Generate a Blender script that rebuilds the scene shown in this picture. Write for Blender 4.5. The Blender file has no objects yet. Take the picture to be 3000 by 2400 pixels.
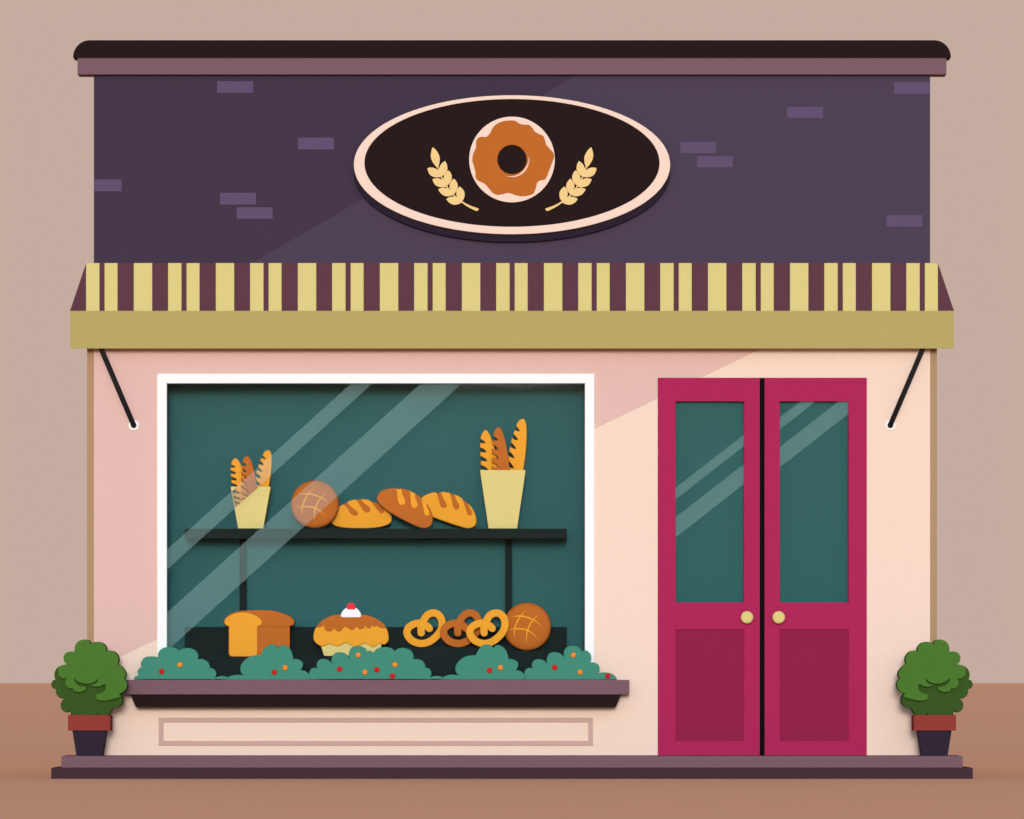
import bpy, bmesh, math
from mathutils import Vector

scene = bpy.context.scene
COL = scene.collection
S = 504.0            # photograph pixels per metre on the shop front
D = 36.0             # camera distance to the shop front
HOR = 2000.0         # row of the horizon
H = (2282.0 - HOR) / S * (D - 0.54) / D   # eye height above the ground

def wx(px, y=0.0): return (px - 1500.0) / S * (D + y) / D
def wz(py, y=0.0): return H + (HOR - py) / S * (D + y) / D

# ------------------------------------------------------------------ materials
def lin(c):
    c /= 255.0
    return c / 12.92 if c <= 0.04045 else ((c + 0.055) / 1.055) ** 2.4
def rgb(h): return [lin(int(h[i:i + 2], 16)) for i in (0, 2, 4)]

LIGHT = (1.27, 1.20, 1.13)          # measured light on a surface facing the street
MATS = {}
def mat(name, hexc, k=1.0, rough=0.85, spec=0.03, vary=0.012, scale=18.0):
    if name in MATS: return MATS[name]
    m = bpy.data.materials.new(name); m.use_nodes = True
    nt = m.node_tree; b = nt.nodes['Principled BSDF']
    b.inputs['Roughness'].default_value = rough
    b.inputs['Specular IOR Level'].default_value = spec
    kk = k if isinstance(k, (tuple, list)) else (k, k, k)
    c = [min(0.95, v / l / q) for v, l, q in zip(rgb(hexc), LIGHT, kk)]
    geo = nt.nodes.new('ShaderNodeNewGeometry')
    nz = nt.nodes.new('ShaderNodeTexNoise')
    nz.inputs['Scale'].default_value = scale; nz.inputs['Detail'].default_value = 4
    rp = nt.nodes.new('ShaderNodeValToRGB')
    rp.color_ramp.elements[0].position = 0.3; rp.color_ramp.elements[1].position = 0.7
    rp.color_ramp.elements[0].color = [v * (1 - vary) for v in c] + [1]
    rp.color_ramp.elements[1].color = [min(0.97, v * (1 + vary)) for v in c] + [1]
    nt.links.new(geo.outputs['Position'], nz.inputs['Vector'])
    nt.links.new(nz.outputs['Fac'], rp.inputs['Fac'])
    nt.links.new(rp.outputs['Color'], b.inputs['Base Color'])
    MATS[name] = m
    return m

def glass_mat():
    m = bpy.data.materials.new('window_glass'); m.use_nodes = True
    nt = m.node_tree; nt.nodes.clear()
    o = nt.nodes.new('ShaderNodeOutputMaterial')
    t = nt.nodes.new('ShaderNodeBsdfTransparent'); g = nt.nodes.new('ShaderNodeBsdfGlossy')
    g.inputs["Roughness"].default_value = 0.02
    x = nt.nodes.new('ShaderNodeMixShader'); x.inputs[0].default_value = 0.0007
    nt.links.new(t.outputs[0], x.inputs[1]); nt.links.new(g.outputs[0], x.inputs[2])
    nt.links.new(x.outputs[0], o.inputs['Surface'])
    return m
def glare_mat(f=0.065):  # pale see-through film that paints reflection streaks onto the glass
    m = bpy.data.materials.new('glass_glare'); m.use_nodes = True
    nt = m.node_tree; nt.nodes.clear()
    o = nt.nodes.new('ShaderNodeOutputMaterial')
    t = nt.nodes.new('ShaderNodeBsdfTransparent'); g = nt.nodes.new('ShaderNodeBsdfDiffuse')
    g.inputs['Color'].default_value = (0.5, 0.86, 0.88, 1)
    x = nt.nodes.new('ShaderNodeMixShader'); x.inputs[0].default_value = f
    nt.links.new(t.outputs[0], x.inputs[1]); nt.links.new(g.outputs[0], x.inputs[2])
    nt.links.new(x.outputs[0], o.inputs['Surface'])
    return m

# ------------------------------------------------------------------ outlines
def reflect(p, a, b):
    """mirror p across the perpendicular bisector of ab"""
    m = (a + b) / 2; d = (b - a)
    if d.length < 1e-9: return p.copy()
    d = d.normalized()
    return p - 2 * (p - m).dot(d) * d
def catmull(pts, closed, n=7):
    N = len(pts); out = []
    if closed: P = [pts[-1]] + pts + [pts[0], pts[1]]; segs = N
    else:
        if N == 2: return [pts[0]]
        P = [reflect(pts[2], pts[0], pts[1])] + pts + [reflect(pts[-3], pts[-1], pts[-2])]; segs = N - 1
    for i in range(segs):
        p0, p1, p2, p3 = P[i:i + 4]
        t0 = 0; t1 = t0 + max(1e-4, (p1 - p0).length ** .5); t2 = t1 + max(1e-4, (p2 - p1).length ** .5); t3 = t2 + max(1e-4, (p3 - p2).length ** .5)
        for k in range(n):
            t = t1 + (t2 - t1) * k / n
            a1 = p0 * ((t1 - t) / (t1 - t0)) + p1 * ((t - t0) / (t1 - t0))
            a2 = p1 * ((t2 - t) / (t2 - t1)) + p2 * ((t - t1) / (t2 - t1))
            a3 = p2 * ((t3 - t) / (t3 - t2)) + p3 * ((t - t2) / (t3 - t2))
            b1 = a1 * ((t2 - t) / (t2 - t0)) + a2 * ((t - t0) / (t2 - t0))
            b2 = a2 * ((t3 - t) / (t3 - t1)) + a3 * ((t - t1) / (t3 - t1))
            out.append(b1 * ((t2 - t) / (t2 - t1)) + b2 * ((t - t1) / (t2 - t1)))
    return out
FR = dict(N=(0, 0, 1), F1=(600, 1150, 700 / 2156), F2=(1050, 1150, 700 / 2156), F3=(600, 1700, 600 / 2156), F4=(1100, 1700, 600 / 2156),
          F6=(120, 1840, 300 / 1294), F8=(340, 1850, 760 / 2156), G1=(1100, 1850, 760 / 2156), G2=(1220, 400, 220 / 1581),
          G3=(1350, 320, 300 / 1725), G4=(1900, 1080, 700 / 1041), G7=(1380, 1200, 200 / 958), G8=(660, 1300, 200 / 1327))
def P(frame, x, y):
    o = FR[frame]; return Vector((o[0] + x * o[2], o[1] + y * o[2]))
def path(frame, s, mirror=False, n=7):
    """'x,y x,y* ...' : * marks a corner, runs between corners are smooth"""
    pts, cor = [], []
    for tok in s.split():
        c = tok.endswith('*'); x, y = tok.rstrip('*').split(',')
        pts.append(P(frame, float(x), float(y))); cor.append(c)
    if mirror: pts = [Vector((3000 - p.x, p.y)) for p in pts]
    if not any(cor): return catmull(pts, True, n)
    k = cor.index(True); pts = pts[k:] + pts[:k]; cor = cor[k:] + cor[:k]
    pts.append(pts[0]); cor.append(True)
    out, run = [], [pts[0]]
    for p, c in zip(pts[1:], cor[1:]):
        run.append(p)
        if c:
            out += catmull(run, False, n); run = [p]
    return out
def rect(x0, y0, x1, y1): return [Vector((x0, y0)), Vector((x1, y0)), Vector((x1, y1)), Vector((x0, y1))]
def ell(cx, cy, rx, ry, n=64): return [Vector((cx + rx * math.cos(2 * math.pi * i / n), cy + ry * math.sin(2 * math.pi * i / n))) for i in range(n)]
def stroke(pts, w, taper=False, n=8):
    """outline of a line of width w (pixels) with round ends, or tapering to points"""
    c = catmull(pts, False, n) + [pts[-1]]
    L, R = [], []; M = len(c)
    for i, p in enumerate(c):
        d = (c[min(M - 1, i + 1)] - c[max(0, i - 1)]).normalized(); nn = Vector((-d.y, d.x))
        h = w / 2 * (math.sin(math.pi * min(M - 1.02, max(.02, i)) / (M - 1)) ** .8 if taper else 1)
        L.append(p + nn * h); R.append(p - nn * h)
    if taper: return L + R[::-1]
    def cap(p, frm, sgn):
        a = math.atan2(frm.y, frm.x)
        return [p + Vector((math.cos(a + sgn * t * math.pi / 8), math.sin(a + sgn * t * math.pi / 8))) * (w / 2) for t in range(1, 8)]
    return L + cap(c[-1], L[-1] - c[-1], -1) + R[::-1] + cap(c[0], R[0] - c[0], -1)

# ------------------------------------------------------------------ mesh builder
class MB:
    def __init__(self): self.bm = bmesh.new(); self.mats = []
    def mi(self, m):
        if m not in self.mats: self.mats.append(m)
        return self.mats.index(m)
    def plate(self, loops, y0, y1, m, bevel=0.0, res=3):
        """pixel outlines (first outer, others holes) cut out of a slab from y0 (street side) to y1"""
        if loops and isinstance(loops[0], Vector): loops = [loops]
        cu = bpy.data.curves.new('tmp', 'CURVE'); cu.dimensions = '2D'; cu.fill_mode = 'BOTH'
        for lp in loops:
            sp = cu.splines.new('POLY'); sp.points.add(len(lp) - 1); sp.use_cyclic_u = True
            for q, v in zip(sp.points, lp): q.co = (wx(v.x, y0), wz(v.y, y0), 0, 1)
        cu.extrude = (y1 - y0) / 2 - bevel
        cu.bevel_depth = bevel; cu.bevel_resolution = res; cu.offset = -bevel
        ob = bpy.data.objects.new('tmp', cu); COL.objects.link(ob)
        dg = bpy.context.evaluated_depsgraph_get()
        me = bpy.data.meshes.new_from_object(ob.evaluated_get(dg))
        COL.objects.unlink(ob); bpy.data.objects.remove(ob); bpy.data.curves.remove(cu)
        yc = (y0 + y1) / 2; k = self.mi(m)
        for v in me.vertices: v.co = (v.co.x, yc - v.co.z, v.co.y)
        n0 = len(self.bm.faces); self.bm.from_mesh(me); self.bm.faces.ensure_lookup_table()
        for f in self.bm.faces[n0:]: f.material_index = k
        bpy.data.meshes.remove(me); return self
    def hexa(self, c, m):
        """8 world corners: bottom 4 then top 4"""
        v = [self.bm.verts.new(p) for p in c]; k = self.mi(m)
        for f in ((0, 3, 2, 1), (4, 5, 6, 7), (0, 1, 5, 4), (1, 2, 6, 5), (2, 3, 7, 6), (3, 0, 4, 7)):
            self.bm.faces.new([v[i] for i in f]).material_index = k
        return self
    def box(self, x0, y0, z0, x1, y1, z1, m):
        return self.hexa([(x0, y0, z0), (x1, y0, z0), (x1, y1, z0), (x0, y1, z0), (x0, y0, z1), (x1, y0, z1), (x1, y1, z1), (x0, y1, z1)], m)
    def pbox(self, px0, py0, px1, py1, y0, y1, m):
        return self.box(wx(px0, y0), y0, wz(py1, y0), wx(px1, y0), y1, wz(py0, y0), m)
    def poly(self, pts, m):
        self.bm.faces.new([self.bm.verts.new(p) for p in pts]).material_index = self.mi(m); return self
    def tube(self, a, b, r, m, n=20):
        a, b = Vector(a), Vector(b); d = (b - a).normalized(); u = d.orthogonal().normalized(); w = d.cross(u); k = self.mi(m)
        A = [self.bm.verts.new(a + (u * math.cos(t) + w * math.sin(t)) * r) for t in [2 * math.pi * i / n for i in range(n)]]
        B = [self.bm.verts.new(b + (u * math.cos(t) + w * math.sin(t)) * r) for t in [2 * math.pi * i / n for i in range(n)]]
        for i in range(n):
            f = self.bm.faces.new((A[i], A[(i + 1) % n], B[(i + 1) % n], B[i])); f.material_index = k; f.smooth = True
        self.bm.faces.new(A[::-1]).material_index = k; self.bm.faces.new(B).material_index = k
        return self
    def dome(self, px, py, rpx, y, depth, m, power=2.6, rings=10, n=48):
        """round cushion whose middle plane is at y, bulging by depth both ways"""
        c = Vector((wx(px, y), y, wz(py, y))); r = rpx / S * (D + y) / D; k = self.mi(m); rows = []
        for j in range(rings + 1):
            t = math.pi * j / rings
            rr = r * max(0, math.sin(t)) ** (2 / power) if 0 < j < rings else 0
            yy = -math.copysign(abs(math.cos(t)) ** (2 / power), math.cos(t)) * depth
            rows.append([self.bm.verts.new(c + Vector((rr * math.cos(a), yy, rr * math.sin(a)))) for a in ([2 * math.pi * i / n for i in range(n)] if rr else [0])])
        for j in range(rings):
            A, B = rows[j], rows[j + 1]
            for i in range(n):
                q = [A[i % len(A)], A[(i + 1) % len(A)], B[(i + 1) % len(B)], B[i % len(B)]]
                q = list(dict.fromkeys(q))
                f = self.bm.faces.new(q); f.material_index = k; f.smooth = True
        return self
    def build(self, name, parent=None, loc=None):
        me = bpy.data.meshes.new(name)
        bmesh.ops.recalc_face_normals(self.bm, faces=self.bm.faces)
        org = Vector((0, 0, 0)); p = parent
        if parent is not None:
            while p is not None: org += p.location; p = p.parent
        off = org if loc is None else Vector(loc)
        bmesh.ops.translate(self.bm, verts=self.bm.verts, vec=-off)
        self.bm.to_mesh(me); self.bm.free()
        for m in self.mats: me.materials.append(m)
        o = bpy.data.objects.new(name, me); COL.objects.link(o)
        if parent is not None: o.parent = parent
        elif loc is not None: o.location = loc
        return o
def tag(o, label, cat, group=None):
    o['label'] = label; o['category'] = cat
    if group: o['group'] = group
    return o
def thing(name, loc, label, cat, group=None):
    o = bpy.data.objects.new(name, None); COL.objects.link(o); o.location = loc; o.empty_display_size = 0.1
    return tag(o, label, cat, group)
def struct(o): o['kind'] = 'structure'; return o

# ------------------------------------------------------------------ palette
INT = (1.10, 0.93, 0.88)
AWK = 1.0
M = dict(
    sky=None,
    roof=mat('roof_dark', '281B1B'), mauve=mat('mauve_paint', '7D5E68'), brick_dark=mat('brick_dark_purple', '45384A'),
    brick=mat('brick_purple', '4E4255'), brick_pale=mat('brick_lilac', '615270'), cream=mat('cream_plaster', 'F8DBC9'), pink=mat('pink_plaster', 'E6BEB5'),
    post=mat('tan_post', 'B39270'), white=mat('white_paint', 'FFFFFF'), teal=mat('teal_wall', '35605F', INT),
    blind=mat('teal_blind', '35605F', (1.15, 0.95, 0.95)),
    bag=mat('pale_yellow_paper', 'E2D185'), gold=mat('golden_crust', 'ECA233', 0.93), brown=mat('brown_crust', 'C16C2B'), fold=mat('baked_fold', 'B2622A'),
    rack=mat('dark_rack', '1E2B2B', 1.15), leaf=mat('teal_leaf', '448B77', 0.95), red=mat('red_berry', 'D12722'), orange=mat('orange_berry', 'FA9335'),
    door=mat('magenta_paint', 'B02A5A'), panel=mat('maroon_paint', '93244A'), brass=mat('brass_knob', 'E2D185'), seal=mat('black_seal', '0F0C0D'),
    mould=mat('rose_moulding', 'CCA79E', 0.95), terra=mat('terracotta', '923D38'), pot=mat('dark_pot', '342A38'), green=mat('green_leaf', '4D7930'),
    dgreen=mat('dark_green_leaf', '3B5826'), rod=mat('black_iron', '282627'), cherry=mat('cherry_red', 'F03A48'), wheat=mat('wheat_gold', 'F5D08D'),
    sign_shade=mat('sign_shadow', '2C2331'), stripe=mat('awning_yellow', 'E2D185', AWK), stripe_dark=mat('awning_maroon', '633D47', AWK),
    valance=mat('awning_olive', 'B9A869'), step_dark=mat('dark_step', '463039'), ring=mat('rust_ring', 'A8501C'))
GLASS = glass_mat(); GLARE = glare_mat()

# ------------------------------------------------------------------ setting
g = MB(); gm = mat('brown_ground', 'AF846C', (0.43, 0.43, 0.47), scale=3.0)
g.box(-9000, -3000, -1.0, 9000, 9000, 0.0, gm)
struct(g.build('ground'))
sk = MB(); sm = bpy.data.materials.new('hazy_sky'); sm.use_nodes = True
nt = sm.node_tree; nt.nodes.clear(); o_ = nt.nodes.new('ShaderNodeOutputMaterial'); e_ = nt.nodes.new('ShaderNodeEmission')
e_.inputs['Color'].default_value = rgb('C4ADA0') + [1]; SKYE = e_; nt.links.new(e_.outputs[0], o_.inputs['Surface'])
NA, NE = 60, 14
for i in range(NA):
    for j in range(NE):
        v = []
        for di, dj in ((0, 0), (1, 0), (1, 1), (0, 1)):
            az = math.radians(-15 + 210 * (i + di) / NA); el = math.radians(-0.1 + 88 * (j + dj) / NE)
            v.append((8000 * math.cos(el) * math.cos(az), 8000 * math.cos(el) * math.sin(az), 8000 * math.sin(el)))
        sk.poly(v, sm)
struct(sk.build('sky'))

# ------------------------------------------------------------------ building
B = thing('bakery_building', (0, 0, 0), 'small bakery shop front with purple brick top, cream plaster below and a flat dark roof', 'building')
zs = wz(2215, 0)      # top of the doorstep
# purple brick wall, two tones of brick meeting on a slant, with a few lilac bricks
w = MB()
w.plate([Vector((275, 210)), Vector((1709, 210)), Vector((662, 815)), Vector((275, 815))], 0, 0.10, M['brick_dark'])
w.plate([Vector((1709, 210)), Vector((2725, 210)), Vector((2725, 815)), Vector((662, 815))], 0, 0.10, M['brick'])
for x0, y0, x1, y1 in ((457, 171, 533, 196), (627, 290, 703, 315), (197, 378, 256, 403), (463, 406, 539, 431), (498, 436.5, 574, 461), (1432, 299, 1508, 323),
                       (1467, 329, 1543, 353), (1657, 225, 1733, 249), (1882, 173, 1958, 198), (1866, 453, 1942, 478)):
    k = 1.39147
    w.plate(rect(max(276, x0 * k), y0 * k, min(2724, x1 * k), y1 * k), -0.004, 0.02, M['brick_pale'])
w.build('brick_wall', B)
# plaster wall with window and door openings; the slanted join of the two plaster colours
WIN = (470, 1105, 1732, 2010)
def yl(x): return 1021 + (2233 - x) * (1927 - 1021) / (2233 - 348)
w = MB()
T, Bt = 815, 2215
DO = (1927, 1107, 2539.5, 2215)
def x_at(y): return 2233 - (y - 1021) * (2233 - 348) / (1927 - 1021)
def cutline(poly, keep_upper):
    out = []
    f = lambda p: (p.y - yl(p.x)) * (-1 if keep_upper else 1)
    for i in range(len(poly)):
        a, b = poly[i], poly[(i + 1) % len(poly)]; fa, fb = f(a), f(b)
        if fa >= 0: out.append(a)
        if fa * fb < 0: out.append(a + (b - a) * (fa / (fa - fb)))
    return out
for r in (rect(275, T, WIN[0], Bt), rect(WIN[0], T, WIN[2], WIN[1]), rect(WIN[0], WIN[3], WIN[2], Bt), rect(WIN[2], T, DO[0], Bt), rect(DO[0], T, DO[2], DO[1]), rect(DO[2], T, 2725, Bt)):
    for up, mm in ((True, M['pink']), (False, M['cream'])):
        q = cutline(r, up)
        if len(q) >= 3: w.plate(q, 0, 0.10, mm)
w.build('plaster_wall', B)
# body of the building behind the front, and the teal display room
w = MB()
X0, X1 = wx(275), wx(2725)
w.box(X0, 0.101, 0.0, X0 + 0.12, 4.0, wz(218), M['cream']); w.box(X1 - 0.12, 0.101, 0.0, X1, 4.0, wz(218), M['cream'])
w.box(X0 + 0.12, 3.88, 0.0, X1 - 0.12, 4.0, wz(218), M['cream'])
w.build('rear_wall', B)
w = MB()
xa, xb, za, zb, yb = wx(430), wx(1770), wz(2040), wz(1000), 0.345
w.box(xa, yb, za, xb, yb + .04, zb, M['teal']); w.box(xa - .04, .10, za, xa, yb + .04, zb, M['teal']); w.box(xb, .10, za, xb + .04, yb + .04, zb, M['teal'])
w.box(xa - .04, .10, zb, xb + .04, yb + .04, zb + .04, M['teal']); w.box(xa - .04, .10, za - .04, xb + .04, yb + .04, za, M['teal'])
w.build('display_alcove', B)
for x0, x1 in ((255, 275), (2725, 2745)):
    MB().pbox(x0, 800, x1, 2215, 0.01, 0.16, M['post']).build('corner_post', B)
MB().pbox(227, 168, 2773, 218, -0.05, 0.11, M['mauve']).build('cornice', B)
r = [Vector((214, 168))] + [Vector((263 - 49 * math.cos(t), 168 - 50 * math.sin(t))) for t in [math.pi / 2 * i / 14 for i in range(1, 15)]]
r += [Vector((3000 - p.x, p.y)) for p in r[::-1]]
MB().plate(r, -0.07, 0.13, M['roof']).box(wx(275), 0.131, wz(218), wx(2725), 4.0, wz(190), M['roof']).build('roof', B)
MB().plate([rect(465, 2103, 1737, 2184), rect(478.5, 2116, 1723.6, 2171)], -0.012, 0.004, M['mould'], 0.002).build('wall_moulding', B)
# window: white frame, glass with two slanting glare streaks painted on as pale bands
wf = MB().plate([rect(460.6, 1095, 1741, 2022), rect(488.3, 1123, 1713.6, 1993)], -0.02, 0.06, M['white'], 0.0015).build('window', B)
q = MB().plate(rect(486, 1121, 1716, 1996), 0.022, 0.026, GLASS)
q.plate([Vector(v) for v in ((1029.5, 1123), (1092, 1123), (488.3, 1670), (488.3, 1611))], 0.017, 0.0185, GLARE)
q.plate([Vector(v) for v in ((1234, 1123), (1354, 1123), (488.3, 1908), (488.3, 1796))], 0.017, 0.0185, GLARE)
q.build('glass_pane', wf)
# double door
def door(x0, x1, g0, g1, kx, streaks, label):
    d = MB().plate([rect(x0, 1107, x1, 2215), rect(g0, 1176, g1, 1765), rect(g0, 1844, g1, 2171)], -0.006, 0.05, M['door'], 0.0015).build('door', B)
    d['label'] = label
    MB().plate(rect(g0 - 1, 1843, g1 + 1, 2172), 0.004, 0.03, M['panel']).build('door_panel', d)
    p = MB().plate(rect(g0 - 1, 1175, g1 + 1, 1766), 0.012, 0.016, GLASS)
    for s in streaks: p.plate([P('G4', *v) for v in s], 0.008, 0.0095, GLARE)  # slanting glare painted on the door glass as pale strips
    p.build('glass_pane', d)
    MB().plate(rect(g0 - 6, 1170, g1 + 6, 1771), 0.055, 0.065, M['blind']).build('door_blind', d)
    k = MB(); k.tube((wx(kx), -0.006, wz(1809)), (wx(kx), -0.035, wz(1809)), 0.014, M['brass']); k.dome(kx, 1809, 18.6, -0.045, 0.018, M['brass'], 3.2)
    k.build('door_knob', d)
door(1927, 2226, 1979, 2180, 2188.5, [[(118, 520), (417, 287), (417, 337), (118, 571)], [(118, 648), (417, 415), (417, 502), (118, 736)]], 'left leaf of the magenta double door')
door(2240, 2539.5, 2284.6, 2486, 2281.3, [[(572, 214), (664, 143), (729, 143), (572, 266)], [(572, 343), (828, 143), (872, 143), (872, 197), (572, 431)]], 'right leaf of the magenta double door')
MB().pbox(2226, 1107, 2240, 2215, 0.0, 0.05, M['seal']).build('door_seal', B)
# steps
MB().pbox(179.6, 2215.5, 2820.4, 2249, -0.42, 0.10, M['mauve']).build('step', B)
y0 = -0.54
MB().box(wx(150, y0), y0, 0.0, wx(2850, y0), 0.10, wz(2249, -0.42), M['step_dark']).build('step', B)

# ------------------------------------------------------------------ awning
yf = -0.12
AW = thing('awning', (0, 0, wz(1021, yf)), 'wide yellow and maroon striped awning with olive valance above the window and doors', 'awning')
w = MB()
zt, zb_ = wz(771, 0), wz(911, yf)
def sx(px, t): return wx(px, yf * t)
def strip(a, b, m):
    th = 0.012
    # top edge on the wall, bottom edge at the valance; a thin sloping slab
    c = [(wx(a, 0), -0.001, zt - th), (wx(b, 0), -0.001, zt - th), (wx(b, yf), yf, zb_ - th), (wx(a, yf), yf, zb_ - th)]
    c += [(x, y, z + th) for x, y, z in c]
    w.hexa([c[3], c[2], c[1], c[0], c[7], c[6], c[5], c[4]], m)
k = 1.39147; edges = []; xs = 181.3
for i in range(11):
    for a, b in ((0, 28), (39, 66), (100.5, 139)):
        a_, b_ = (xs + 172.7 * i + a) * k, (xs + 172.7 * i + b) * k
        if a_ < 2746: edges.append((a_, min(b_, 2747.5)))
cur = 252.3
for a_, b_ in edges:
    if a_ > cur + .5: strip(cur, a_, M['stripe_dark'])
    strip(a_, b_, M['stripe']); cur = b_
for sgn in (1, -1):
    f = (lambda p: p) if sgn == 1 else (lambda p: 3000 - p)
    t = Vector((wx(f(252.3), 0), -0.001, zt)); tb = Vector((wx(f(252.3), yf), yf, zb_)); fc = Vector((wx(f(205), yf), yf, zb_)); bc = Vector((wx(f(205), 0), -0.001, wz(911, 0)))
    dn = Vector((0, 0, -0.012))
    for tri in ((t, tb, fc), (t, fc, bc)):
        v = [w.bm.verts.new(p) for p in tri] + [w.bm.verts.new(p + dn) for p in tri]; mi_ = w.mi(M['stripe_dark'])
        for fa in ((0, 1, 2), (5, 4, 3), (0, 3, 4, 1), (1, 4, 5, 2), (2, 5, 3, 0)): w.bm.faces.new([v[j] for j in fa]).material_index = mi_
w.build('canopy', AW)
w = MB(); w.pbox(205, 911, 2795, 1021, yf - 0.012, yf, M['valance'])
zb2 = wz(1010, yf - .012)
w.box(wx(205, yf), yf, zb2, wx(205, yf) + .012, -.002, wz(911, 0) - .014, M['valance']); w.box(wx(2795, yf) - .012, yf, zb2, wx(2795, yf), -.002, wz(911, 0) - .014, M['valance'])
w.build('valance', AW)
for f in (lambda p: p, lambda p: 3000 - p):
    b = Vector((wx(f(391.8), -.03), -.03, wz(1246, -.03))); t = Vector((wx(f(272.6), -.10), -.10, wz(966, -.10)))
    MB().tube(b, t, 0.0148, M['rod']).dome(f(391.8), 1246, 7.4, -.03, .0147, M['rod'], 2.0).build('support_rod', AW)
    bk = MB(); c = Vector((wx(f(391.8)), 0, wz(1246)))
    bk.tube(c + Vector((0, -.0005, 0)), c + Vector((0, -.012, 0)), 0.0304, M['white'], 40); bk.tube(c + Vector((0, -.01, 0)), c + Vector((0, -.016, 0)), 0.0167, M['ring'], 32)
    bk.build('wall_bracket', AW)

# ------------------------------------------------------------------ sign
SG = thing('shop_sign', (0, -.03, wz(483)), 'oval dark sign with cream rim showing a ring doughnut between two wheat ears', 'sign')
MB().plate(ell(1500, 505.6, 463.4, 203.6, 120), -0.045, -0.0005, M['sign_shade']).build('shadow_board', SG)  # dark oval set lower, standing in for the sign's cast shadow
MB().plate([ell(1500, 482.8, 463.4, 203.6, 120), ell(1500, 477.5, 432.3, 187.1, 120)], -0.07, -0.045, M['cream'], 0.002).build('rim', SG)
MB().plate(ell(1500, 477.5, 433, 188, 120), -0.062, -0.046, M['roof']).build('sign_panel', SG)
dn = MB().plate([ell(1500, 467.5, 125.5, 125.5, 80), ell(1500, 467.5, 43.1, 43.1, 48)], -0.072, -0.062, M['cream'], .001).build('doughnut', SG)
ICE = '855,190 920,200 1000,248 1080,261 1150,267 1200,310 1250,380 1320,418 1390,455 1420,530 1440,600 1500,670 1560,740 1572,800 1550,870 1500,1000 1450,1130 1415,1185 1340,1198 1285,1240 1262,1330 1225,1415 1150,1452 1010,1466 930,1448 800,1410 700,1430 610,1441 540,1410 470,1330 400,1255 290,1200 250,1150 247,1060 220,960 195,860 210,750 255,640 262,540 290,485 345,466 430,466 490,410 540,310 620,240 720,202'
w = MB().plate([path('G3', ICE), ell(1500, 467.5, 43.1, 43.1, 48)], -0.0765, -0.070, M['brown'], .001)
w.plate(path('G3', '1141,782* 1150,880 1100,1020 1000,1110 870,1144 755,1125* 870,1130 990,1090 1090,990 1138,880'), -0.0785, -0.075, M['cream'])  # highlight on the icing, painted as a cream crescent
w.build('icing', dn)
EAR = ['345,225* 430,310 487,430 485,540 460,637* 440,660* 350,550 305,440 312,320',
       '234,665* 340,655 420,685 457,716* 480,688* 515,590 603,518* 648,620 640,740 535,836* 510,850* 400,858 290,810',
       '336,901* 440,880 535,906* 570,908* 595,795 676,714* 738,810 735,920 645,1035* 625,1055* 530,1070 410,1030',
       '459,1112* 560,1080 648,1092* 711,1125* 706,990 787,890* 860,985 865,1090 790,1215* 765,1232* 640,1260 540,1220',
       '629,1318* 710,1275 804,1268* 854,1277* 845,1150 908,1053* 1005,1160 1010,1270 963,1362* 952,1390* 810,1438 700,1400',
       '963,1362* 1100,1440 1290,1510* 1312,1535 1272,1568 1240,1560* 1080,1480 952,1390*']
for mir in (False, True):
    w = MB()
    for e in EAR: w.plate(path('G2', e, mir), -0.070, -0.062, M['wheat'])
    st = [P('G2', *v) for v in ((450, 645), (490, 750), (525, 850), (590, 960), (640, 1050), (720, 1160), (790, 1240), (850, 1300), (957, 1376))]
    if mir: st = [Vector((3000 - p.x, p.y)) for p in st]
    w.plate(stroke(st, 3.6), -0.068, -0.0615, M['wheat'])
    w.build('wheat_ear', SG)

# ------------------------------------------------------------------ window planter and its five plants
pf = -0.16
PL = thing('window_planter', (0, pf / 2, wz(2072, pf)), 'long mauve and dark brown planter box under the shop window', 'planter')
MB().pbox(358, 1992, 1843.8, 2034.4, pf, -0.001, M['mauve']).build('planter_rim', PL)
y = pf + .01
c = [(wx(397.5, y), y, wz(2072, y)), (wx(1804, y), y, wz(2072, y)), (wx(1804, y), -.001, wz(2072, y)), (wx(397.5, y), -.001, wz(2072, y)),
     (wx(382.5, y), y, wz(2034.4, pf)), (wx(1820, y), y, wz(2034.4, pf)), (wx(1820, y), -.001, wz(2034.4, pf)), (wx(382.5, y), -.001, wz(2034.4, pf))]
MB().hexa(c, M['roof']).build('planter_box', PL)
def toF3(s, d):   # shift a run of points in x
    return ' '.join('%g,%s' % (float(t.split(',')[0]) + d, t.split(',')[1]) for t in s.split())
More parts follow.
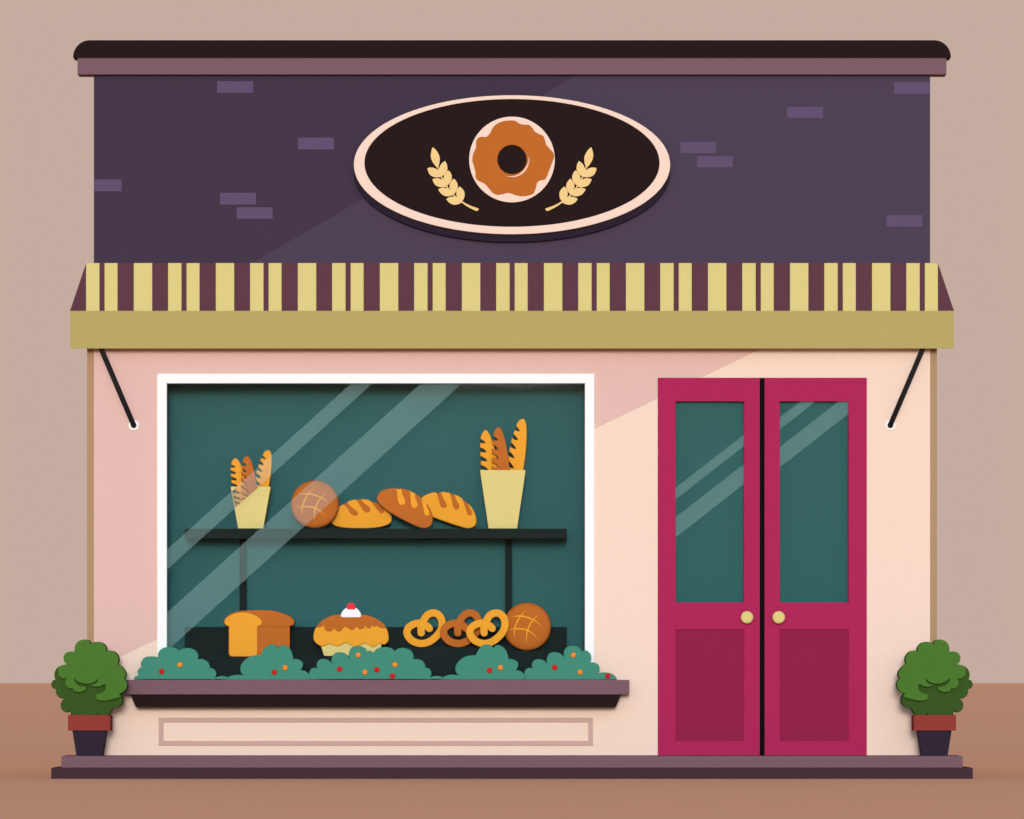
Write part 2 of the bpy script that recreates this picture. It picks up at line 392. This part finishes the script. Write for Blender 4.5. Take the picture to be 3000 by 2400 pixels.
PLANTS = [
 ('F8', '151,403* 155,378 188,367* 178,335 190,308 212,299* 207,260 235,218 295,207 351,216* 352,175 390,138 450,131 500,142 525,163* 560,143 605,138 660,160 684,205 677,233* 710,229 755,248 780,290 778,304* 810,312 833,350 818,387* 850,374 885,370 926,381* 926,403*',
  [('F8', 379, 333, 'red'), ('F8', 530, 277, 'orange')], 'leftmost low green plant of the window planter, with one red and one orange berry'),
 ('F8', '926,403* 926,381* 960,368 1010,360 1068,368* 1035,335 1040,275 1090,222 1145,200 1200,198* 1235,140 1270,113 1300,109 1335,122 1348,142* 1370,118 1395,114 1440,140 1465,190 1473,238* 1482,228 1520,236 1550,258 1552,290 1530,325* 1560,325 1590,342 1609,362* 1609,403*',
  [('F8', 1316, 339, 'red'), ('F8', 1406, 302, 'orange')], 'twin peaked green plant of the window planter in front of the toast loaf'),
 ('F3', '1103,1048* 1103,997* 1105,955 1140,922 1185,930* 1178,880 1205,838 1255,829 1305,845 1338,880* 1336,820 1370,768 1427,758 1480,775 1520,822* 1518,760 1545,710 1615,690 1680,712 1703,750* 1730,743 1760,752 1781,767* 1800,730 1845,708 1903,704 1965,717 1997,747* '
  + toF3('245,718 300,713 370,740 402,800 392,833* 430,829 490,845 524,895 521,922* 570,935 590,985 570,1030* 610,1010 655,1007 708,1022* 708,1048*', 1796.7),
  [('F3', 1419, 937, 'red'), ('F3', 1615, 788, 'orange'), ('F3', 1685, 968, 'orange'), ('F3', 1811, 942, 'red'), ('F3', 2003, 889, 'orange'), ('F3', 1975, 1009, 'red')],
  'widest green plant in the middle of the planter, with six berries'),
 ('F4', '708,1048* 708,1022* 760,1000 820,994 887,1005* 845,965 845,905 890,840 960,800 1055,790* 1090,725 1130,685 1180,677 1225,692 1243,718* 1265,688 1298,683 1350,710 1385,760 1402,840* 1412,827 1450,835 1495,860 1500,910 1473,950* 1510,950 1550,972 1573,997* 1573,1048*',
  [('F4', 1202, 950, 'red'), ('F4', 1316, 921, 'orange')], 'twin peaked green plant of the window planter in front of the pretzels'),
 ('G1', '1242,403* 1241,362* 1243,325 1270,303 1305,309* 1300,270 1320,240 1360,230 1400,242 1427,270* 1425,220 1450,180 1498,172 1545,190 1569,222* 1568,160 1595,128 1650,119 1695,135 1714,168* 1750,158 1785,185 1793,225 1779,267* 1815,257 1855,280 1863,320 1846,355* 1880,342 1930,342 1985,365 2009,403*',
  [('G1', 1490, 300, 'red'), ('G1', 1645, 197, 'orange'), ('G1', 1701, 339, 'orange'), ('G1', 1930, 371, 'red')], 'rightmost green plant of the window planter, overlapping the window frame, with four berries')]
for fr, s, ber, lab in PLANTS:
    out = path(fr, s); cx = sum(p.x for p in out) / len(out)
    out = [Vector((p.x, min(p.y, 1991.9))) for p in out]
    t = thing('berry_plant', (wx(cx, -.085), -.085, wz(1992, -.085)), lab, 'plant', 'berry plants in the window planter')
    MB().plate(out, -0.14, -0.03, M['leaf'], 0.004).build('foliage', t)
    for f2, bx, by, c_ in ber:
        p = P(f2, bx, by)
        b = MB().dome(p.x, p.y, 8.1, -0.142, 0.010, M[c_], 2.6, 8, 24).build('berry', t)
        b['label'] = '%s berry' % c_

# ------------------------------------------------------------------ potted shrubs
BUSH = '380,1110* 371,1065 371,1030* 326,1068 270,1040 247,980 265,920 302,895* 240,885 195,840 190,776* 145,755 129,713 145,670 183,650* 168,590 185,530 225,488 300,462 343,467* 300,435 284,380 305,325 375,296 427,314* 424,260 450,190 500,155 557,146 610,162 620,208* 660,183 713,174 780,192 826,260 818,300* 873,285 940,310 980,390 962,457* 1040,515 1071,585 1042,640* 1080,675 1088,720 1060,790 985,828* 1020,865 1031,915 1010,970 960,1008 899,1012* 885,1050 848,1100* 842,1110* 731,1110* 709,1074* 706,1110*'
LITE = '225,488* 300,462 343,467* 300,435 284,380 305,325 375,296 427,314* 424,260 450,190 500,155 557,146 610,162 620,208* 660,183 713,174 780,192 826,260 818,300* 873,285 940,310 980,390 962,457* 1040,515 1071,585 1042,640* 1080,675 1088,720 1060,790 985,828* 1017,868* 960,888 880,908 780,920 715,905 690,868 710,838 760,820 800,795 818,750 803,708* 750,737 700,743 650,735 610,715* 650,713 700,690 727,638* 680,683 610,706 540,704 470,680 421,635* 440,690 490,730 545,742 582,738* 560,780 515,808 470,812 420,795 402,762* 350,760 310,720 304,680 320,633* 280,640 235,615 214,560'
yp = -0.36
for mir, lab in ((False, 'round green shrub in a dark pot beside the window planter'), (True, 'round green shrub in a dark pot beside the magenta doors')):
    f = (lambda p: 3000 - p) if mir else (lambda p: p)
    zb_ = wz(2215.5, -0.42)
    t = thing('potted_shrub', (wx(f(261), yp), -0.27, zb_), lab, 'potted plant', 'potted shrubs on the step')
    xs_ = sorted((f(223), f(299))); xt = sorted((f(212), f(310))); xr = sorted((f(199), f(323)))
    y0, y1 = yp + .02, yp + .18
    zt_ = wz(2140.7, yp)
    pt = MB().hexa([(wx(xs_[0], y0), y0 + .02, zb_), (wx(xs_[1], y0), y0 + .02, zb_), (wx(xs_[1], y0), y1 - .02, zb_), (wx(xs_[0], y0), y1 - .02, zb_),
                    (wx(xt[0], y0), y0, zt_), (wx(xt[1], y0), y0, zt_), (wx(xt[1], y0), y1, zt_), (wx(xt[0], y0), y1, zt_)], M['pot']).build('pot', t)
    MB().plate(rect(xr[0], 2095, xr[1], 2140.7), yp, yp + .20, M['terra'], .003).build('pot_rim', pt)
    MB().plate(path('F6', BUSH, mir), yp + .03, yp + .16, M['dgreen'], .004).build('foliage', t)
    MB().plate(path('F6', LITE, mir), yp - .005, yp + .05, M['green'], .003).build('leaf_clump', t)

# ------------------------------------------------------------------ display rack
RK = thing('display_rack', (0, .35, wz(2038)), 'dark two level display rack behind the window glass carrying the bread', 'shelf')
rb = MB().pbox(541, 1549, 1661, 1578, 0.045, 0.325, M['rack']).build('shelf', RK)
for x0, x1 in ((701.6, 722.3), (1480, 1500.3)): MB().pbox(x0, 1578, x1, 1837, 0.295, 0.32, M['rack']).build('post', RK)
MB().pbox(541, 1837, 1661, 2030, 0.315, 0.335, M['rack']).build('back_panel', RK)
w = MB(); w.pbox(541, 1925, 1161, 2030, 0.045, 0.31, M['rack']); w.pbox(1161, 1896, 1475, 2030, 0.045, 0.31, M['rack']); w.pbox(1475, 1906.5, 1661, 2030, 0.045, 0.31, M['rack'])
w.build('counter', RK)

# ------------------------------------------------------------------ bread
def single(mb, name, px, py, y, label, cat, group=None):
    return tag(mb.build(name, None, (wx(px, y), y, wz(py, y))), label, cat, group)
def body(name, px, py, y, label, cat, group, mb, bodyname, extras):
    t = thing(name, (wx(px, y), y, wz(py, y)), label, cat, group); mb.build(bodyname, t)
    for n_, e in extras: e.build(n_, t)
    return t
SLASH = [[(0, -155), (-68, -80), (-113, 20), (-113, 102)], [(108, -109), (37, -35), (0, 50), (-3, 153)], [(-143, -82), (-58, -95), (57, -60), (129, -3)], [(-178, 32), (-93, 20), (7, 35), (97, 114)]]
def round_loaf(cx, cy, y, label, base):
    t = thing('round_loaf', (wx(cx, y), y, wz(base, y)), label, 'bread', 'round scored loaves')
    MB().dome(cx, cy, 70.6, y, 0.05, M['brown'], 4.0, 16, 64).build('crust', t)
    w = MB()
    for i, s in enumerate(SLASH):
        w.plate(stroke([Vector((cx + a * .32468, cy + b * .32468)) for a, b in s], 4.6, True), y - .053 - .0006 * i, y - .040, M['gold'])
    w.build('score_mark', t)
round_loaf(922.4, 1477.9, .14, 'round brown loaf with crossed scores on the upper shelf, between paper bag and golden loaf', 1549)
round_loaf(1544.2, 1836, .25, 'round brown loaf with crossed scores on the lower counter, behind the rightmost pretzel', 1906.5)

def oval_loaf(fr, outl, slashes, y, cb, cs, label, px, dark):
    t = thing('oval_loaf', (wx(px, y), y + .03, wz(1549, y)), label, 'bread', 'scored oval loaves on the upper shelf')
    MB().plate(path(fr, outl), y, y + .07, M[cb], .008, 4).build('crust', t)
    for s in slashes:
        MB().plate(path(fr, s), y - .003, y + .02, M[cs]).build('score_mark', t)
oval_loaf('F1', '1247,1007* 1268,1005 1285,988* 1320,972 1362,966* 1390,968 1412,962* 1450,964 1484,970* 1520,988 1556,996* 1600,1025 1660,1075 1688,1130 1675,1175 1620,1205 1520,1223 1400,1227 1250,1220 1170,1200 1140,1170 1135,1120 1160,1075 1210,1030',
          ['1250,1010* 1268,1005 1285,990* 1320,1030 1370,1070 1384,1090 1375,1108 1350,1112 1320,1098 1290,1050', '1363,967* 1390,968 1412,963* 1440,1000 1485,1035 1495,1060 1480,1082 1455,1082 1430,1065 1400,1020',
           '1484,971* 1520,988 1556,996* 1580,1020 1612,1045 1619,1072 1600,1093 1580,1085 1550,1050'], .21, 'gold', 'brown', 'golden oval loaf with three brown scores beside the round loaf on the upper shelf', 1060, 0)
oval_loaf('F2', '343,864* 365,874 385,866* 425,872 461,884* 485,900 507,906* 540,928 568,952* 590,975 615,1003* 650,1060 670,1130 662,1190 605,1227 530,1210 440,1168 280,1080 200,1015 167,965 172,930 205,890 270,868',
          ['343,865* 365,874 385,867* 395,910 420,975 421,1000 400,1014 375,1008 358,980 352,920', '461,885* 485,900 507,907* 515,960 533,1005 530,1030 510,1042 485,1030 475,1000 470,930',
           '568,953* 590,975 615,1003* 620,1040 639,1075 635,1105 615,1112 597,1098 590,1060'], .11, 'brown', 'gold', 'brown oval loaf with golden scores leaning between two golden loaves', 1240, 1)
oval_loaf('F2', '700,900* 722,909 743,898* 785,898 822,906* 850,920 870,920* 905,935 933,953* 965,985 992,1002* 1040,1065 1067,1150 1055,1200 1000,1227 900,1205 780,1165 668,1122 600,1070 565,1010 568,955 620,918',
          ['700,901* 722,909 743,899* 770,960 797,1015 790,1035 770,1042 745,1030 730,990 720,950', '822,907* 850,920 870,921* 885,970 910,1020 908,1045 885,1056 860,1040 848,1000 835,945',
           '933,954* 965,985 992,1003* 1005,1045 1025,1080 1022,1102 1000,1111 983,1095 965,1040'], .21, 'gold', 'brown', 'golden oval loaf with brown scores, leaning beside the tall bag on the upper shelf', 1370, 0)

# baguettes standing in two paper bags
B1 = '145,838* 190,849 236,852 225,828 140,779* 136,712* 180,724 222,726 215,700 131,653* 129,590* 170,600 210,599 200,572 128,533* 130,465* 165,473 198,470 188,447 135,415* 155,335 207,287 260,350 300,450 335,560 362,690 385,850 400,1000* 165,1000*'
B2 = '293,1000* 293,795* 340,812 384,814 365,777 293,735* 293,667* 335,685 382,686 365,652 293,609* 293,543* 330,557 377,557 355,525 300,488* 304,421* 340,432 373,431 360,402 314,372* 340,280 393,248 440,310 480,440 515,620 541,850 553,1000*'
B3 = '532,1000* 538,805* 570,822 600,822 585,790 528,725* 518,642* 560,670 605,682 595,650 532,582* 547,518* 590,545 630,555 615,520 560,462* 576,397* 620,425 655,430 645,400 592,344* 614,281* 650,300 680,304 670,275 632,235* 680,150 735,130 770,190 781,340 765,620 733,850 715,1000*'
def mapg8(s):
    o = []
    for t in s.split():
        c = '*' if t.endswith('*') else ''; a, b = t.rstrip('*').split(',')
        o.append('%g,%g%s' % (107 + (float(a) - 129) * 1.22, 408 + (float(b) - 415) * .985 - 2, c))
    return ' '.join(o)
L1 = '186,1165* 300,1192 330,1180 290,1158 172,1112* 165,1075* 240,1095 304,1098 300,1080 250,1045 152,1010* 145,962* 210,978 280,978 275,955 240,930 160,900* 128,860* ' + mapg8(B1.rsplit(' ', 2)[0]) + ' 430,1000 440,1240* 205,1240*'
L2 = '326,1070* 322,1030* 404,1057 460,1052 435,1027 312,965* 312,918* 370,935 447,942 445,925 400,885 306,847* 306,800* ' + ' '.join(mapg8(B2).split()[2:-1]) + ' 625,1000* 600,1100*'
L3 = ' '.join(['600,1000*'] + mapg8(B3).split()[1:-1] + ['820,1000*'])
def bag_set(fr, shapes, bag, split, labels, baglabel, yb0):
    q = [P(fr, *v) for v in bag]
    for (s, c, y), lab in zip(shapes, labels):
        o = path(fr, s); base = max(p.y for p in o); cx = sum(p.x for p in o) / len(o)
        single(MB().plate(o, y, y + .035, M[c], .004), 'baguette', cx, base, y + .017, lab, 'bread', 'baguettes standing in the paper bags')
    y0, y1 = yb0, yb0 + .17
    w = MB()
    if split:
        for pc in split: w.plate([P(fr, *v) for v in pc], y0, y0 + .003, M['bag'])
    else: w.plate(q, y0, y0 + .003, M['bag'])
    w.plate(q, y1, y1 + .003, M['bag'])
    for i, j in ((0, 3), (1, 2)):
        t_, b_ = q[i], q[j]; sg = .003 if i == 0 else -.003
        w.hexa([(wx(b_.x, y0), y0 + .003, wz(b_.y, y0)), (wx(b_.x, y0) + sg, y0 + .003, wz(b_.y, y0)), (wx(b_.x, y0) + sg, y1, wz(b_.y, y0)), (wx(b_.x, y0), y1, wz(b_.y, y0)),
                (wx(t_.x, y0), y0 + .003, wz(t_.y, y0)), (wx(t_.x, y0) + sg, y0 + .003, wz(t_.y, y0)), (wx(t_.x, y0) + sg, y1, wz(t_.y, y0)), (wx(t_.x, y0), y1, wz(t_.y, y0))], M['bag'])
    w.box(wx(q[3].x, y0), y0 + .003, wz(q[3].y, y0), wx(q[2].x, y0), y1, wz(q[3].y, y0) + .003, M['bag'])
    single(w, 'paper_bag', (q[2].x + q[3].x) / 2, q[2].y, y0 + .085, baglabel, 'paper bag', 'paper bags of baguettes')
bag_set('G7', [(B1, 'gold', .20), (B2, 'brown', .145), (B3, 'gold', .20)], [(127, 850), (766, 850), (645, 1668), (246, 1668)], None,
        ['leftmost golden baguette in the taller bag beside the window frame', 'brown baguette in the middle of the taller paper bag', 'tallest golden baguette, right side of the taller paper bag'],
        'taller pale yellow paper bag at the right end of the upper shelf', .11)
bag_set('G8', [(L1, 'gold', .20), (L2, 'brown', .145), (L3, 'gold', .20)], [(105, 837), (879, 837), (735, 1647), (250, 1647)],
        [[(105, 837), (225, 837), (121, 930)], [(655, 837), (879, 837), (735, 1647), (250, 1647), (181, 1258)]],
        ['leftmost golden baguette in the shorter bag at the left of the shelf', 'brown baguette in the middle of the shorter paper bag', 'golden baguette leaning right in the shorter paper bag'],
        'shorter pale yellow paper bag with a slanting cut, left on the shelf', .11)

# toast loaf
y = .15
t = thing('toast_loaf', (wx(759, y), y + .06, wz(1925, y)), 'large brown toast loaf with a golden cut face on the lower counter', 'bread')
cr = MB().plate(path('F3', '250,484* 215,470 201,435 215,400 270,355 350,328 450,318 590,313 730,323 830,352 910,390 944,440 930,470 895,480* 895,809* 290,809* 262,795 250,765*'), y, y + .14, M['brown'], .004)
cr.plate([P('F3', *v) for v in ((549, 479), (894, 479), (894, 499), (549, 499))], y - .001, y + .01, M['fold'])
cr.build('crust', t)
MB().plate(path('F3', '258,480* 225,470 210,440 225,405 300,358 404,341 500,358 575,400 598,440 585,470 549,480* 549,770* 545,790 530,799* 290,799* 266,790 258,770*'), y - .004, y + .02, M['gold']).build('cut_face', t)
# cupcake
y = .15
t = thing('cupcake', (wx(1028, y), y + .06, wz(1922, y)), 'golden cupcake with brown icing, white cream and a cherry in a yellow case', 'cake')
MB().plate(path('F3', '1215,665* 1865,660* 1832,785* 1820,798* 1268,798* 1252,787*'), y + .012, y + .10, M['bag'], .002).build('paper_case', t)
DOME = '1170,498 1230,430 1320,380 1432,360 1540,355 1646,360 1740,378 1830,420 1895,478'
MB().plate(path('F3', '1143,605 1150,545 ' + DOME + ' 1925,540 1936,605 1925,650 1890,678 1862,673 1838,670 1805,690 1770,704 1735,688 1692,664 1640,685 1580,701 1530,680 1480,659 1438,680 1398,698 1360,685 1320,670 1280,685 1235,697 1180,670 1150,635'), y, y + .12, M['gold'], .006, 4).build('sponge', t)
MB().plate(path('F3', '1170,497* 1230,430 1320,380 1432,360 1540,355 1646,360 1740,378 1830,420 1895,478 1912,500* 1880,507 1840,497 1801,472* 1801,491* 1780,490 1758,472* 1745,503 1715,503 1684,470* 1670,508 1640,517 1615,508 1597,480* 1570,520 1535,523 1500,500 1478,491 1455,505 1430,537 1405,541 1380,530 1362,500* 1330,537 1300,540 1265,520 1256,470* 1215,495'), y - .004, y + .11, M['brown'], .002).build('icing', t)
MB().plate(path('F3', '1450,391* 1432,378 1445,335 1480,297 1539,283 1598,297 1633,335 1646,378 1630,391*'), y - .012, y + .08, M['white'], .003).build('whipped_cream', t)
MB().plate(path('F3', '1508,311* 1496,290 1500,258 1539,238 1578,258 1583,290 1571,311* 1539,306'), y - .020, y + .05, M['cherry'], .004).build('cherry', t)
# pretzels
PC = [(567, 508), (520, 470), (455, 452), (390, 470), (345, 505), (331, 550), (350, 600), (400, 645), (485, 667), (570, 645), (650, 580), (690, 520), (702, 465)]
PD = [(690, 520), (702, 465), (690, 400), (650, 355), (604, 345), (550, 365), (515, 410), (490, 460), (481, 500), (482, 555)]
for dx, y, c_, lab in ((0, .28, 'gold', 'golden pretzel nearest the cupcake, leftmost of the three'), (386, .23, 'brown', 'brown pretzel between the two golden ones'), (662, .14, 'gold', 'golden pretzel overlapping the round loaf, rightmost of the three')):
    w = MB()
    w.plate(stroke([P('F4', a + dx, b) for a, b in PC], 21.6), y, y + .028, M[c_], .003)
    w.plate(stroke([P('F4', a + dx, b) for a, b in PD], 21.6), y - .0015, y + .026, M[c_], .003)
    p = P('F4', 485 + dx, 706)
    single(w, 'pretzel', p.x, p.y, y + .014, lab, 'pretzel', 'pretzels on the lower counter')

# ------------------------------------------------------------------ light, sky, camera
EL = 7.0
scene.world = bpy.data.worlds.new('World'); scene.world.use_nodes = True
nt = scene.world.node_tree; bg = nt.nodes['Background']; st = nt.nodes.new('ShaderNodeTexSky')
st.sky_type = 'NISHITA'; st.ozone_density = 4; st.dust_density = 5; st.sun_disc = False; st.sun_elevation = math.radians(EL); st.sun_rotation = math.radians(180)
nt.links.new(st.outputs[0], bg.inputs[0]); bg.inputs[1].default_value = 0.15
sl = bpy.data.lights.new('sun', 'SUN'); sl.energy = 1.0; sl.angle = math.radians(8.5); sl.color = (1, 0.97, 0.93)
so = bpy.data.objects.new('sun', sl); COL.objects.link(so); so.rotation_euler = (math.radians(90 - EL), 0, 0); so.location = (0, -20, 10)
EXPO = 0.91
cam = bpy.data.cameras.new('camera'); co = bpy.data.objects.new('camera', cam); COL.objects.link(co)
co.location = (0, -D, H); co.rotation_euler = (math.radians(90), 0, 0)
cam.sensor_width = 36; cam.lens = 36 * D / (3000 / S); cam.shift_y = (HOR - 1200) / 3000.0; cam.clip_end = 30000; cam.clip_start = 0.5
scene.camera = co
vs = scene.view_settings; vs.view_transform = 'Standard'; vs.look = 'None'; vs.gamma = 1; vs.use_curve_mapping = False; vs.exposure = EXPO
SKYE.inputs['Strength'].default_value = 1 / 2 ** EXPO
scene.render.film_transparent = False
